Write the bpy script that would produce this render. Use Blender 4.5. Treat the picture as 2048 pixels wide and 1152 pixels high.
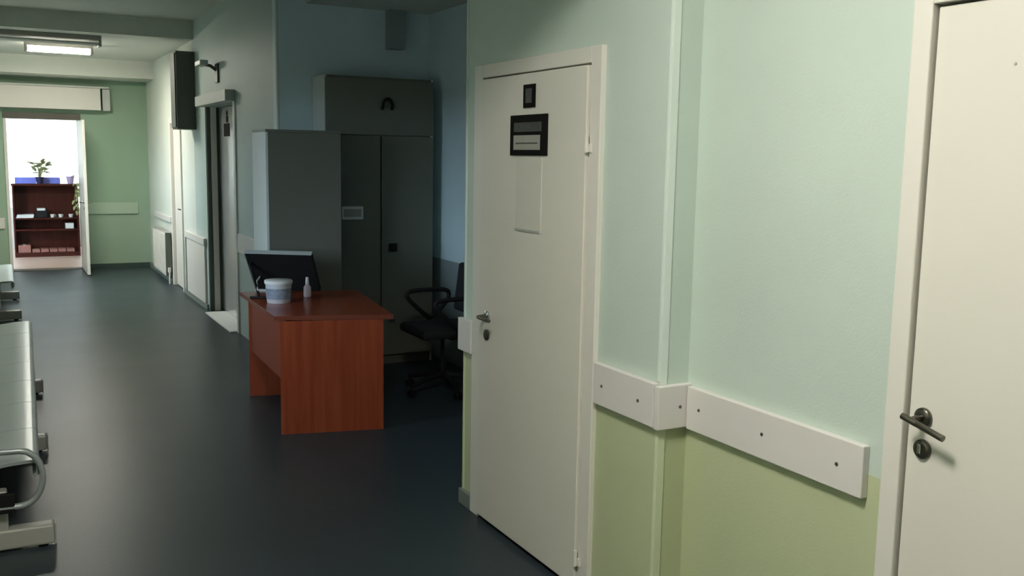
import bpy, bmesh, math, random
from mathutils import Vector, Matrix
random.seed(7)
S = bpy.context.scene
for o in list(bpy.data.objects):
    bpy.data.objects.remove(o)
COL = S.collection
R = math.radians

# ------------------------------------------------------------------ camera
cam = bpy.data.cameras.new('camera')
cam.sensor_fit = 'HORIZONTAL'
cam.sensor_width = 36.0
cam.lens = 1924.55 / 2048 * 36.0
cam.clip_start = 0.02
cam.clip_end = 200
camo = bpy.data.objects.new('camera', cam)
COL.objects.link(camo)
YAW, PIT, ROL = R(28.0999), R(-7.7206), R(-1.0049)
fwd = Vector((math.sin(YAW) * math.cos(PIT), math.cos(YAW) * math.cos(PIT), math.sin(PIT)))
rt0 = Vector((math.cos(YAW), -math.sin(YAW), 0))
up0 = rt0.cross(fwd)
rt = rt0 * math.cos(ROL) - up0 * math.sin(ROL)
up = rt0 * math.sin(ROL) + up0 * math.cos(ROL)
M3 = Matrix((rt, up, -fwd)).transposed()
camo.matrix_world = Matrix.Translation((0, 0, 1.70)) @ M3.to_4x4()
S.camera = camo

# ------------------------------------------------------------------ world, exposure, area lights
W = bpy.data.worlds.new('world')
S.world = W
W.use_nodes = True
bg = W.node_tree.nodes['Background']
bg.inputs['Strength'].default_value = 22.0
# overcast sky above a dim ground
wt = W.node_tree
w_tc = wt.nodes.new('ShaderNodeTexCoord')
w_sp = wt.nodes.new('ShaderNodeSeparateXYZ')
w_rp = wt.nodes.new('ShaderNodeValToRGB')
w_rp.color_ramp.elements[0].position = 0.0
w_rp.color_ramp.elements[0].color = (0.08, 0.085, 0.085, 1)
w_rp.color_ramp.elements[1].position = 0.03
w_rp.color_ramp.elements[1].color = (0.70, 0.90, 1.10, 1)
wt.links.new(w_tc.outputs['Generated'], w_sp.inputs[0])
wt.links.new(w_sp.outputs['Z'], w_rp.inputs[0])
wt.links.new(w_rp.outputs[0], bg.inputs['Color'])
S.view_settings.view_transform = 'Standard'
S.view_settings.look = 'None'
S.view_settings.gamma = 1
S.view_settings.use_curve_mapping = False
S.view_settings.exposure = 0.0
NEAR_LAMP = 70.0      # emission strength of the ceiling lamp near the viewer
FAR_LAMP = 195.0       # emission strength of the bottom lens of the far lamp
FAR_SIDE = 36.0       # and of its milky sides


def portal(name, loc, rot, sx, sy):
    l = bpy.data.lights.new(name, 'AREA')
    l.shape = 'RECTANGLE'
    l.size, l.size_y = sx, sy
    l.cycles.is_portal = True
    o = bpy.data.objects.new(name, l)
    o.location = loc
    o.rotation_euler = rot
    COL.objects.link(o)


# added side office window, left wall window, back room window
portal('window_portal', (-2.36, 4.40, 1.70), (0, -math.pi / 2, 0), 1.5, 2.2)
portal('window_portal', (-0.64, 12.55, 1.725), (0, -math.pi / 2, 0), 0.95, 0.9)
portal('window_portal', (0.70, 18.74, 1.62), (-math.pi / 2, 0, 0), 2.4, 1.7)


# ------------------------------------------------------------------ materials
def lin(r, g, b):
    f = lambda c: (c / 255 / 12.92) if c / 255 <= 0.04045 else ((c / 255 + 0.055) / 1.055) ** 2.4
    return (f(r), f(g), f(b), 1)


def mat(name, col, rough=0.5, metal=0.0, spec=0.5, var=0.0, vscale=6.0, bump=0.0, bscale=120.0, emit=0.0, coat=0.0, trans=0.0):
    m = bpy.data.materials.new(name)
    m.use_nodes = True
    nt = m.node_tree
    b = nt.nodes['Principled BSDF']
    b.inputs['Base Color'].default_value = col
    b.inputs['Roughness'].default_value = rough
    b.inputs['Metallic'].default_value = metal
    b.inputs['Specular IOR Level'].default_value = spec
    b.inputs['Coat Weight'].default_value = coat
    if trans:
        b.inputs['Transmission Weight'].default_value = trans
    if emit:
        b.inputs['Emission Color'].default_value = col
        b.inputs['Emission Strength'].default_value = emit
    if var or bump:
        tc = nt.nodes.new('ShaderNodeTexCoord')
    if var:
        n = nt.nodes.new('ShaderNodeTexNoise')
        n.inputs['Scale'].default_value = vscale
        n.inputs['Detail'].default_value = 4
        nt.links.new(tc.outputs['Object'], n.inputs['Vector'])
        mx = nt.nodes.new('ShaderNodeMix')
        mx.data_type = 'RGBA'
        mx.inputs[6].default_value = tuple(c * (1 - var) for c in col[:3]) + (1,)
        mx.inputs[7].default_value = tuple(min(1, c * (1 + var)) for c in col[:3]) + (1,)
        nt.links.new(n.outputs['Fac'], mx.inputs[0])
        nt.links.new(mx.outputs[2], b.inputs['Base Color'])
    if bump:
        n2 = nt.nodes.new('ShaderNodeTexNoise')
        n2.inputs['Scale'].default_value = bscale
        n2.inputs['Detail'].default_value = 3
        nt.links.new(tc.outputs['Object'], n2.inputs['Vector'])
        bp = nt.nodes.new('ShaderNodeBump')
        bp.inputs['Strength'].default_value = bump
        bp.inputs['Distance'].default_value = 0.004
        nt.links.new(n2.outputs['Fac'], bp.inputs['Height'])
        nt.links.new(bp.outputs['Normal'], b.inputs['Normal'])
    return m


def two_tone(name, upper, lower, zsplit):
    """wall paint: one colour above the bumper rail, another below it"""
    m = mat(name, upper, 0.55, spec=0.3, bump=0.2, bscale=160)
    nt = m.node_tree
    b = nt.nodes['Principled BSDF']
    tc = [n for n in nt.nodes if n.type == 'TEX_COORD'][0]
    sp = nt.nodes.new('ShaderNodeSeparateXYZ')
    nt.links.new(tc.outputs['Object'], sp.inputs[0])
    gt = nt.nodes.new('ShaderNodeMath')
    gt.operation = 'GREATER_THAN'
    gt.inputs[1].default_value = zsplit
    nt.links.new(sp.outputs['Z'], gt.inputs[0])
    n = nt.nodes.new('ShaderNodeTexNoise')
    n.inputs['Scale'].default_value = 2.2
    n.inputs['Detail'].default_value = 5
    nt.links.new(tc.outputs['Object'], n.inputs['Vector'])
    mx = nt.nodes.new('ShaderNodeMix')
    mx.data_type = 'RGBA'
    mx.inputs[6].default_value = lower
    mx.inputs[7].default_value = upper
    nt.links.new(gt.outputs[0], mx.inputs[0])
    hs = nt.nodes.new('ShaderNodeHueSaturation')
    mr = nt.nodes.new('ShaderNodeMapRange')
    mr.inputs[3].default_value = 0.93
    mr.inputs[4].default_value = 1.07
    nt.links.new(n.outputs['Fac'], mr.inputs[0])
    nt.links.new(mr.outputs[0], hs.inputs['Value'])
    nt.links.new(mx.outputs[2], hs.inputs['Color'])
    nt.links.new(hs.outputs['Color'], b.inputs['Base Color'])
    return m


def wood(name, dark, light, rough=0.35):
    m = mat(name, dark, rough, spec=0.4)
    nt = m.node_tree
    b = nt.nodes['Principled BSDF']
    tc = nt.nodes.new('ShaderNodeTexCoord')
    mp = nt.nodes.new('ShaderNodeMapping')
    mp.inputs['Scale'].default_value = (14, 14, 0.9)
    n = nt.nodes.new('ShaderNodeTexNoise')
    n.inputs['Scale'].default_value = 1.6
    n.inputs['Detail'].default_value = 6
    n.inputs['Distortion'].default_value = 0.6
    rmp = nt.nodes.new('ShaderNodeValToRGB')
    rmp.color_ramp.elements[0].position = 0.35
    rmp.color_ramp.elements[0].color = dark
    rmp.color_ramp.elements[1].position = 0.68
    rmp.color_ramp.elements[1].color = light
    nt.links.new(tc.outputs['Object'], mp.inputs[0])
    nt.links.new(mp.outputs[0], n.inputs['Vector'])
    nt.links.new(n.outputs['Fac'], rmp.inputs[0])
    nt.links.new(rmp.outputs[0], b.inputs['Base Color'])
    return m


MINT = (0.575, 0.665, 0.60, 1)
LIME = (0.52, 0.565, 0.355, 1)
M = {}
M['wall_mint'] = two_tone('wall_mint', MINT, LIME, 0.85)
M['wall_bead'] = two_tone('wall_bead', (0.74, 0.82, 0.76, 1), (0.66, 0.71, 0.50, 1), 0.85)
M['wall_green'] = two_tone('wall_green', (0.315, 0.445, 0.325, 1), (0.335, 0.45, 0.34, 1), 0.85)
M['wall_corridor'] = two_tone('wall_corridor', (0.68, 0.72, 0.66, 1), (0.68, 0.72, 0.66, 1), 0.85)
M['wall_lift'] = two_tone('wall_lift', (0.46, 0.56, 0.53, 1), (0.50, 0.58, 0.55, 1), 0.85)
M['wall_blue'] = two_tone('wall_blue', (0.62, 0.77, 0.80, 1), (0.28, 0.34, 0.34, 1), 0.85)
M['ceiling'] = mat('ceiling_white', (0.68, 0.70, 0.64, 1), 0.8, spec=0.2, var=0.04, bump=0.2)
M['white_door'] = mat('white_door', (0.76, 0.73, 0.66, 1), 0.38, spec=0.4, var=0.025, vscale=3)
M['white_trim'] = mat('white_trim', (0.78, 0.75, 0.69, 1), 0.4, spec=0.4, var=0.02)
M['rail'] = mat('rail_white', (0.74, 0.71, 0.68, 1), 0.45, spec=0.35, var=0.03, vscale=5)
M['rail_green'] = mat('rail_green', (0.42, 0.54, 0.42, 1), 0.45, spec=0.35)
M['screw'] = mat('screw_steel', (0.16, 0.15, 0.14, 1), 0.4, 0.8)
M['dark'] = mat('dark_gap', (0.03, 0.03, 0.03, 1), 0.7)
M['black'] = mat('black_plastic', (0.012, 0.012, 0.012, 1), 0.6, spec=0.2)
M['sign_black'] = mat('sign_black', (0.010, 0.010, 0.010, 1), 0.85, spec=0.08)
M['blacksoft'] = mat('black_fabric', (0.012, 0.012, 0.014, 1), 0.85, var=0.1, vscale=60)
M['screen'] = mat('black_screen', (0.008, 0.008, 0.009, 1), 0.25)
M['greymetal'] = mat('grey_painted_metal', (0.42, 0.44, 0.41, 1), 0.4, spec=0.4)
M['brass'] = mat('aged_nickel', (0.15, 0.14, 0.115, 1), 0.28, 0.9)
M['chrome'] = mat('chrome', (0.55, 0.55, 0.54, 1), 0.25, 1.0)
M['bench'] = mat('bench_silver', (0.41, 0.455, 0.455, 1), 0.35, 0.35, spec=0.5, var=0.03)
M['benchfoot'] = mat('bench_foot', (0.46, 0.46, 0.42, 1), 0.45, 0.2)
M['steel'] = mat('lift_steel', (0.66, 0.66, 0.64, 1), 0.24, 0.45, var=0.10, vscale=3, bump=0.08, bscale=8)
M['steeldark'] = mat('lift_jamb', (0.10, 0.115, 0.10, 1), 0.5, 0.2)
M['threshold'] = mat('threshold_alloy', (0.80, 0.82, 0.80, 1), 0.5, 0.1)
M['cabinet'] = mat('cabinet_shaded', (0.17, 0.17, 0.135, 1), 0.5, spec=0.3, var=0.05, vscale=2)  # cabinet fronts, with the shade of the recess put into the colour
M['cabinet_lit_side'] = mat('cabinet_lit_side', (0.72, 0.75, 0.70, 1), 0.5, spec=0.3)  # pale copy of the cabinet colour, with the side light painted in
M['desk'] = wood('cherry_desk', (0.25, 0.047, 0.019, 1), (0.33, 0.070, 0.028, 1), 0.25)
M['desk_plain'] = mat('desk_plain', (0.24, 0.050, 0.022, 1), 0.55, spec=0.3, var=0.06, vscale=9)
M['deskedge'] = mat('desk_edge', (0.16, 0.035, 0.018, 1), 0.4)
M['shelf'] = wood('dark_cherry_shelf', (0.045, 0.008, 0.005, 1), (0.075, 0.013, 0.008, 1), 0.3)
M['plant'] = mat('leaf_green', (0.30, 0.32, 0.12, 1), 0.5, var=0.4, vscale=30)
M['pot'] = mat('pot_navy', (0.02, 0.02, 0.07, 1), 0.4)
M['lilac'] = mat('pot_lilac', (0.50, 0.38, 0.62, 1), 0.5)
M['blue'] = mat('folder_blue', (0.20, 0.22, 0.72, 1), 0.5, var=0.15, vscale=20)
M['paper'] = mat('paper_white', (0.72, 0.71, 0.68, 1), 0.7)
M['carton'] = mat('carton_pink', (0.27, 0.11, 0.085, 1), 0.7, var=0.1)
M['darkbox'] = mat('sign_box_grey', (0.11, 0.125, 0.10, 1), 0.5, var=0.05)
M['plug'] = mat('fixture_white', (0.60, 0.62, 0.58, 1), 0.45)
M['fixture_grey'] = mat('fixture_grey', (0.32, 0.31, 0.28, 1), 0.5)
M['lens'] = mat('lens_lit', (1.0, 0.95, 0.82, 1), 0.4, emit=FAR_LAMP)
M['lens_side'] = mat('lens_side_lit', (1.0, 0.95, 0.82, 1), 0.4, emit=FAR_SIDE)
M['tube_off'] = mat('tube_unlit', (0.70, 0.70, 0.66, 1), 0.3)
M['diffuser'] = mat('diffuser_lit', (1.0, 0.95, 0.86, 1), 0.4, emit=NEAR_LAMP)
M['plastic_clear'] = mat('tub_plastic', (0.62, 0.64, 0.68, 1), 0.3, spec=0.5)
M['tub_label'] = mat('tub_label', (0.25, 0.29, 0.36, 1), 0.5, var=0.5, vscale=45)
M['bottle'] = mat('bottle_pale', (0.60, 0.52, 0.54, 1), 0.35)
M['skirt'] = mat('skirting_green', (0.045, 0.075, 0.065, 1), 0.5)
M['skirt_grey'] = mat('skirting_grey', (0.20, 0.23, 0.21, 1), 0.5)
M['header'] = mat('header_dark', (0.13, 0.115, 0.095, 1), 0.6, var=0.1)
M['roomfloor'] = mat('room_laminate', (0.60, 0.42, 0.34, 1), 0.4, var=0.06)
M['roomwall'] = mat('room_wall', (0.72, 0.70, 0.66, 1), 0.7)
M['sign_text'] = mat('sign_grey', (0.075, 0.08, 0.075, 1), 0.6, spec=0.2, var=0.4, vscale=60)
M['sheet'] = mat('sheet_film', (0.70, 0.68, 0.61, 1), 0.34, spec=0.4, var=0.02)
M['card'] = mat('card_grey', (0.36, 0.36, 0.32, 1), 0.6, spec=0.2, var=0.06, vscale=30)

# vinyl floor: blue-grey speckle with a soft sheen
m = mat('vinyl_floor', (0.075, 0.09, 0.10, 1), 0.34, spec=0.2)
nt = m.node_tree
b = nt.nodes['Principled BSDF']
tc = nt.nodes.new('ShaderNodeTexCoord')
n1 = nt.nodes.new('ShaderNodeTexNoise')
n1.inputs['Scale'].default_value = 90
n1.inputs['Detail'].default_value = 3
n2 = nt.nodes.new('ShaderNodeTexNoise')
n2.inputs['Scale'].default_value = 1.3
n2.inputs['Detail'].default_value = 5
rp = nt.nodes.new('ShaderNodeValToRGB')
rp.color_ramp.elements[0].position = 0.3
rp.color_ramp.elements[0].color = (0.028, 0.040, 0.048, 1)
rp.color_ramp.elements[1].position = 0.72
rp.color_ramp.elements[1].color = (0.038, 0.052, 0.061, 1)
nt.links.new(tc.outputs['Object'], n1.inputs['Vector'])
nt.links.new(tc.outputs['Object'], n2.inputs['Vector'])
nt.links.new(n1.outputs['Fac'], rp.inputs[0])
nt.links.new(rp.outputs[0], b.inputs['Base Color'])
mr = nt.nodes.new('ShaderNodeMapRange')
mr.inputs[3].default_value = 0.33
mr.inputs[4].default_value = 0.42
nt.links.new(n2.outputs['Fac'], mr.inputs[0])
nt.links.new(mr.outputs[0], b.inputs['Roughness'])
M['vinyl'] = m

# window glass
m = bpy.data.materials.new('window_glass')
m.use_nodes = True
nt = m.node_tree
for n in list(nt.nodes):
    if n.type == 'BSDF_PRINCIPLED':
        nt.nodes.remove(n)
out = [n for n in nt.nodes if n.type == 'OUTPUT_MATERIAL'][0]
t = nt.nodes.new('ShaderNodeBsdfTransparent')
g = nt.nodes.new('ShaderNodeBsdfGlossy')
g.inputs['Roughness'].default_value = 0.05
mx = nt.nodes.new('ShaderNodeMixShader')
mx.inputs[0].default_value = 0.06
nt.links.new(t.outputs[0], mx.inputs[1])
nt.links.new(g.outputs[0], mx.inputs[2])
nt.links.new(mx.outputs[0], out.inputs[0])
M['glass'] = m
# translucent blind cloth
m = bpy.data.materials.new('blind_cloth')
m.use_nodes = True
nt = m.node_tree
for n in list(nt.nodes):
    if n.type == 'BSDF_PRINCIPLED':
        nt.nodes.remove(n)
out = [n for n in nt.nodes if n.type == 'OUTPUT_MATERIAL'][0]
t = nt.nodes.new('ShaderNodeBsdfTranslucent')
t.inputs[0].default_value = (0.93, 0.90, 0.84, 1)
d = nt.nodes.new('ShaderNodeBsdfDiffuse')
d.inputs[0].default_value = (0.9, 0.88, 0.84, 1)
mx = nt.nodes.new('ShaderNodeMixShader')
mx.inputs[0].default_value = 0.25
nt.links.new(t.outputs[0], mx.inputs[1])
nt.links.new(d.outputs[0], mx.inputs[2])
nt.links.new(mx.outputs[0], out.inputs[0])
M['blind'] = m


# ------------------------------------------------------------------ builders
class MB:
    """collects shapes in one bmesh"""
    def __init__(self):
        self.bm = bmesh.new()

    def box(self, x0, x1, y0, y1, z0, z1, bev=0.0, seg=2, mtx=None):
        vs = [self.bm.verts.new(v) for v in ((x0, y0, z0), (x1, y0, z0), (x1, y1, z0), (x0, y1, z0), (x0, y0, z1), (x1, y0, z1), (x1, y1, z1), (x0, y1, z1))]
        fs = [self.bm.faces.new([vs[i] for i in f]) for f in ((0, 3, 2, 1), (4, 5, 6, 7), (0, 1, 5, 4), (1, 2, 6, 5), (2, 3, 7, 6), (3, 0, 4, 7))]
        if bev:
            es = list({e for f in fs for e in f.edges})
            r = bmesh.ops.bevel(self.bm, geom=es, offset=bev, segments=seg, affect='EDGES', profile=0.5)
            vs = list({v for f in r['faces'] for v in f.verts} | {v for v in vs if v.is_valid})
        if mtx:
            bmesh.ops.transform(self.bm, matrix=mtx, verts=[v for v in vs if v.is_valid])
        return self

    def tube(self, pts, r, n=10, closed=False, radii=None, caps=True):
        pts = [Vector(p) for p in pts]
        k = len(pts)
        rings = []
        ref = None
        for i, p in enumerate(pts):
            a = pts[(i - 1) % k] if (closed or i > 0) else p
            c = pts[(i + 1) % k] if (closed or i < k - 1) else p
            d = (c - a).normalized()
            if ref is None:
                ref = Vector((0, 0, 1)) if abs(d.z) < 0.9 else Vector((1, 0, 0))
            u = d.cross(ref)
            if u.length < 1e-5:
                u = d.cross(Vector((0.3, 0.8, 0.1)))
            u.normalize()
            v = u.cross(d).normalized()
            ref = v
            rr = radii[i] if radii else r
            rings.append([self.bm.verts.new(p + (u * math.cos(t) + v * math.sin(t)) * rr) for t in [2 * math.pi * j / n for j in range(n)]])
        m = k if closed else k - 1
        for i in range(m):
            a, c = rings[i], rings[(i + 1) % k]
            for j in range(n):
                f = self.bm.faces.new((a[j], a[(j + 1) % n], c[(j + 1) % n], c[j]))
                f.smooth = True
        if not closed and caps:
            self.bm.faces.new(list(reversed(rings[0])))
            self.bm.faces.new(rings[-1])
        return self

    def lathe(self, prof, cx=0, cy=0, cz=0, n=20, axis='Z'):
        rings = []
        for r, h in prof:
            ring = []
            for j in range(n):
                t = 2 * math.pi * j / n
                a, c = max(r, 1e-4) * math.cos(t), max(r, 1e-4) * math.sin(t)
                p = {'Z': (cx + a, cy + c, cz + h), 'X': (cx + h, cy + a, cz + c), 'Y': (cx + a, cy + h, cz + c)}[axis]
                ring.append(self.bm.verts.new(p))
            rings.append(ring)
        for a, c in zip(rings, rings[1:]):
            for j in range(n):
                f = self.bm.faces.new((a[j], a[(j + 1) % n], c[(j + 1) % n], c[j]))
                f.smooth = True
        self.bm.faces.new(list(reversed(rings[0])))
        self.bm.faces.new(rings[-1])
        return self

    def prism(self, poly, z0, z1):
        a = [self.bm.verts.new((x, y, z0)) for x, y in poly]
        c = [self.bm.verts.new((x, y, z1)) for x, y in poly]
        n = len(poly)
        self.bm.faces.new(list(reversed(a)))
        self.bm.faces.new(c)
        for i in range(n):
            self.bm.faces.new((a[i], a[(i + 1) % n], c[(i + 1) % n], c[i]))
        return self

    def extrude_profile(self, prof, y0, y1, thick, smooth=True):
        """sheet following a profile of (x, z) points, given a thickness, from y0 to y1"""
        k = len(prof)
        P = [Vector((x, 0, z)) for x, z in prof]
        inner = []
        for i in range(k):
            d = (P[min(i + 1, k - 1)] - P[max(i - 1, 0)]).normalized()
            nrm = Vector((-d.z, 0, d.x))
            inner.append(P[i] - nrm * thick)
        loop = P + inner[::-1]
        a = [self.bm.verts.new((p.x, y0, p.z)) for p in loop]
        c = [self.bm.verts.new((p.x, y1, p.z)) for p in loop]
        n = len(loop)
        for i in range(n):
            f = self.bm.faces.new((a[i], a[(i + 1) % n], c[(i + 1) % n], c[i]))
            f.smooth = smooth
        for i in range(k - 1):
            self.bm.faces.new((a[i + 1], a[i], a[n - 1 - i], a[n - 2 - i]))
            self.bm.faces.new((c[i], c[i + 1], c[n - 2 - i], c[n - 1 - i]))
        return self

    def quad(self, pts):
        self.bm.faces.new([self.bm.verts.new(p) for p in pts])
        return self

    def build(self, name, material, parent=None, loc=None, rot=None):
        bmesh.ops.recalc_face_normals(self.bm, faces=self.bm.faces[:])
        for ed in self.bm.edges:
            lf_ = ed.link_faces
            if len(lf_) == 2 and (lf_[0].smooth != lf_[1].smooth or lf_[0].normal.angle(lf_[1].normal, 0) > 0.9):
                ed.smooth = False
        me = bpy.data.meshes.new(name)
        self.bm.to_mesh(me)
        self.bm.free()
        me.materials.append(M[material] if isinstance(material, str) else material)
        o = bpy.data.objects.new(name, me)
        COL.objects.link(o)
        if parent:
            o.parent = parent
        if loc is not None:
            o.location = loc
        if rot is not None:
            o.rotation_euler = rot
        return o


def tag(o, label, cat, group=None, kind=None):
    o['label'] = label
    o['category'] = cat
    if group:
        o['group'] = group
    if kind:
        o['kind'] = kind
    return o


def empty(name, label, cat, loc=(0, 0, 0), rz=0.0, group=None, kind=None):
    o = bpy.data.objects.new(name, None)
    o.empty_display_size = 0.1
    COL.objects.link(o)
    o.location = loc
    o.rotation_euler = (0, 0, rz)
    return tag(o, label, cat, group, kind)


KIDS = {}


def dup(root, loc, rz, label):
    r = root.copy()
    COL.objects.link(r)
    r.location = loc
    r.rotation_euler = (0, 0, rz)
    r['label'] = label
    for ch in [o for o in list(bpy.data.objects) if o.parent == root]:
        c = ch.copy()
        COL.objects.link(c)
        c.parent = r
        for g_ in [o for o in list(bpy.data.objects) if o.parent == ch]:
            d_ = g_.copy()
            COL.objects.link(d_)
            d_.parent = c
    return r


def wall(name, axis, p0, p1, u0, u1, z0, z1, material, label, holes=(), kind='structure', bev=0.0):
    """wall slab between p0 and p1 along its thin axis; holes are (ua, ub, za, zb)"""
    us = sorted({u0, u1} | {h[0] for h in holes} | {h[1] for h in holes})
    zs = sorted({z0, z1} | {h[2] for h in holes} | {h[3] for h in holes})
    us = [u for u in us if u0 <= u <= u1]
    zs = [z for z in zs if z0 <= z <= z1]
    mb = MB()
    for a, c in zip(us, us[1:]):
        for e, f in zip(zs, zs[1:]):
            mu, mz = (a + c) / 2, (e + f) / 2
            if any(h[0] < mu < h[1] and h[2] < mz < h[3] for h in holes):
                continue
            if axis == 'X':
                mb.box(p0, p1, a, c, e, f, bev)
            else:
                mb.box(a, c, p0, p1, e, f, bev)
    return tag(mb.build(name, material), label, 'wall', kind=kind)


def struct(name, mb, material, label, cat):
    return tag(mb.build(name, material), label, cat, kind='structure')


# ------------------------------------------------------------------ room shell
struct('floor', MB().box(-0.62, 3.72, -2.6, 15.05, -0.15, 0), 'vinyl', 'dark blue-grey glossy vinyl floor of the corridor', 'floor')
struct('floor', MB().box(-1.2, 2.4, 15.05, 18.72, -0.15, 0.002), 'roomfloor', 'pinkish light floor of the bright room past the open door', 'floor')
struct('ceiling', MB().box(-0.62, 2.2, -2.6, 11.2, 3.12, 3.3), 'ceiling', 'high white ceiling over the near corridor', 'ceiling')
struct('ceiling', MB().box(-0.62, 2.2, 11.2, 15.2, 2.92, 3.3), 'ceiling', 'lower white ceiling lit by the tube lamp at the corridor end', 'ceiling')
struct('ceiling', MB().box(2.2, 3.40, 4.0, 7.7, 2.87, 3.3), 'ceiling', 'dark low ceiling above the cabinet recess', 'ceiling')
struct('ceiling', MB().box(-1.2, 2.4, 15.2, 18.72, 2.92, 3.3), 'ceiling', 'ceiling of the bright room past the open door', 'ceiling')
struct('ceiling_beam', MB().box(-0.5, 1.965, 2.62, 2.9, 2.56, 3.12), 'ceiling', 'unseen ceiling beam added across the near corridor to shade what lies beyond it', 'beam')  # added out of view to keep the near lamp off the recess
struct('ceiling_beam', MB().box(-0.5, 1.965, 14.3, 15.05, 2.685, 2.92), 'ceiling', 'cream ceiling beam crossing the corridor end before the green wall', 'beam')

wall('wall_right', 'X', 2.085, 2.2, -2.6, 2.594, 0, 3.12, 'wall_mint', 'pale mint wall with lime lower part beside the nearest white door', [(0.80, 1.742, 0, 2.113)])
wall('wall_pier', 'X', 1.965, 2.2, 2.594, 4.158, 0, 3.12, 'wall_mint', 'projecting mint wall that holds the white door with black plates', [(2.985, 4.04, 0, 2.11)])
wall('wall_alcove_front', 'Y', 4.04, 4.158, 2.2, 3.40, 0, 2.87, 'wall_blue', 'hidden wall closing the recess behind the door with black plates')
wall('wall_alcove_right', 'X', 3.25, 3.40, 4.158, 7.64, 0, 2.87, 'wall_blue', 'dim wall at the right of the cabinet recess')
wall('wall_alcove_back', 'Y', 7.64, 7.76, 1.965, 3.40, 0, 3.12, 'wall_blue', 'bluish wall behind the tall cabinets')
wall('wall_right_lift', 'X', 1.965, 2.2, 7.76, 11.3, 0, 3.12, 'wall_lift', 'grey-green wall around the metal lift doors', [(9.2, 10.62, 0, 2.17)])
wall('wall_right_far', 'X', 1.965, 2.2, 11.3, 15.05, 0, 3.12, 'wall_corridor', 'cream wall of the far corridor around the narrow white door', [(12.14, 12.96, 0, 2.11)])
wall('wall_far', 'Y', 15.05, 15.2, -0.62, 2.2, 0, 2.92, 'wall_green', 'green end wall around the open doorway', [(0.14, 1.03, 0, 2.115)])
wall('wall_left', 'X', -0.62, -0.5, -2.6, 15.05, 0, 3.12, 'wall_mint', 'left corridor wall behind the metal benches', [(4.7, 6.0, 0.95, 2.3), (12.1, 13.0, 1.25, 2.2)])
wall('wall_back', 'Y', -2.72, -2.6, -0.62, 2.2, 0, 3.12, 'wall_mint', 'wall closing the corridor at its near end')
wall('wall_added_office_left', 'X', -2.32, -2.2, 3.1, 6.6, 0, 2.92, 'roomwall', 'outer wall of the added unseen side office left of the corridor', [(3.3, 5.5, 0.95, 2.45)])  # unseen side office, added to shape the daylight coming from the left
wall('wall_added_office_near', 'Y', 3.1, 3.2, -2.2, -0.62, 0, 2.92, 'roomwall', 'near wall of the added unseen side office left of the corridor')
wall('wall_added_office_far', 'Y', 6.5, 6.6, -2.2, -0.62, 0, 2.92, 'roomwall', 'far wall of the added unseen side office left of the corridor')
struct('ceiling', MB().box(-2.32, -0.62, 3.1, 6.6, 2.92, 3.1), 'ceiling', 'ceiling of the added unseen side office left of the corridor', 'ceiling')
struct('floor', MB().box(-2.32, -0.62, 3.1, 6.6, -0.15, 0), 'vinyl', 'vinyl floor of the added unseen side office left of the corridor', 'floor')
wall('wall_room_left', 'X', -1.32, -1.2, 15.2, 18.72, 0, 2.92, 'roomwall', 'left wall of the bright room')
wall('wall_room_right', 'X', 2.2, 2.32, 15.2, 18.72, 0, 2.92, 'roomwall', 'right wall of the bright room')
wall('wall_room_back', 'Y', 18.6, 18.72, -1.2, 2.2, 0, 2.92, 'roomwall', 'window wall of the bright room', [(-0.5, 1.9, 0.78, 2.47)])
# backs of the closed door openings, so no light comes through the gaps
wall('wall_lift_back', 'X', 2.2, 2.26, 9.0, 10.8, 0, 2.4, 'dark', 'dark lift shaft behind the metal doors')
wall('wall_room_side', 'X', 2.2, 2.26, 12.0, 13.1, 0, 2.4, 'dark', 'dark side room behind the narrow far door')
wall('wall_closet_back', 'X', 2.2, 2.26, 2.7, 4.04, 0, 2.4, 'dark', 'dark closet behind the door with black plates')
wall('wall_office_back', 'X', 2.2, 2.26, 0.6, 2.0, 0, 2.4, 'dark', 'dark office behind the nearest white door')

# skirtings
struct('baseboard_far', MB().box(1.04, 1.965, 15.03, 15.05, 0, 0.07), 'skirt', 'dark green skirting under the green end wall', 'skirting')
struct('baseboard_right', MB().box(1.935, 1.965, 12.98, 15.03, 0, 0.07).box(1.945, 1.965, 10.66, 12.1, 0, 0.06), 'skirt_grey', 'grey skirting under the radiator and the white wall panel', 'skirting')
struct('baseboard_pier', MB().box(1.945, 1.965, 4.045, 4.172, 0, 0.075, 0.004), 'skirt_grey', 'short skirting at the left foot of the door with black plates', 'skirting')
struct('baseboard_alcove', MB().box(1.99, 3.25, 7.62, 7.64, 0, 0.07), 'skirt', 'dark skirting along the recess wall behind the cabinets', 'skirting')
# rounded corner beads
struct('trim_1', MB().box(1.9615, 1.992, 2.5895, 2.5945, 0, 0.785, 0.0015).box(1.9615, 1.992, 2.5895, 2.5945, 0.939, 3.12, 0.0015).box(1.9610, 1.966, 2.5945, 2.606, 0, 0.785, 0.001).box(1.9610, 1.966, 2.5945, 2.606, 0.95, 3.12, 0.001), 'wall_bead', 'pale corner bead on the projecting mint wall', 'trim')
struct('trim_2', MB().tube([(1.968, 7.643, 0.0), (1.968, 7.643, 3.12)], 0.011, 10), 'wall_bead', 'bluish corner bead where the recess meets the lift wall', 'trim')
struct('trim_3', MB().tube([(1.968, 4.155, 0.0), (1.968, 4.155, 3.12)], 0.010, 10), 'wall_mint', 'pale corner bead beside the door with black plates', 'trim')

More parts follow.
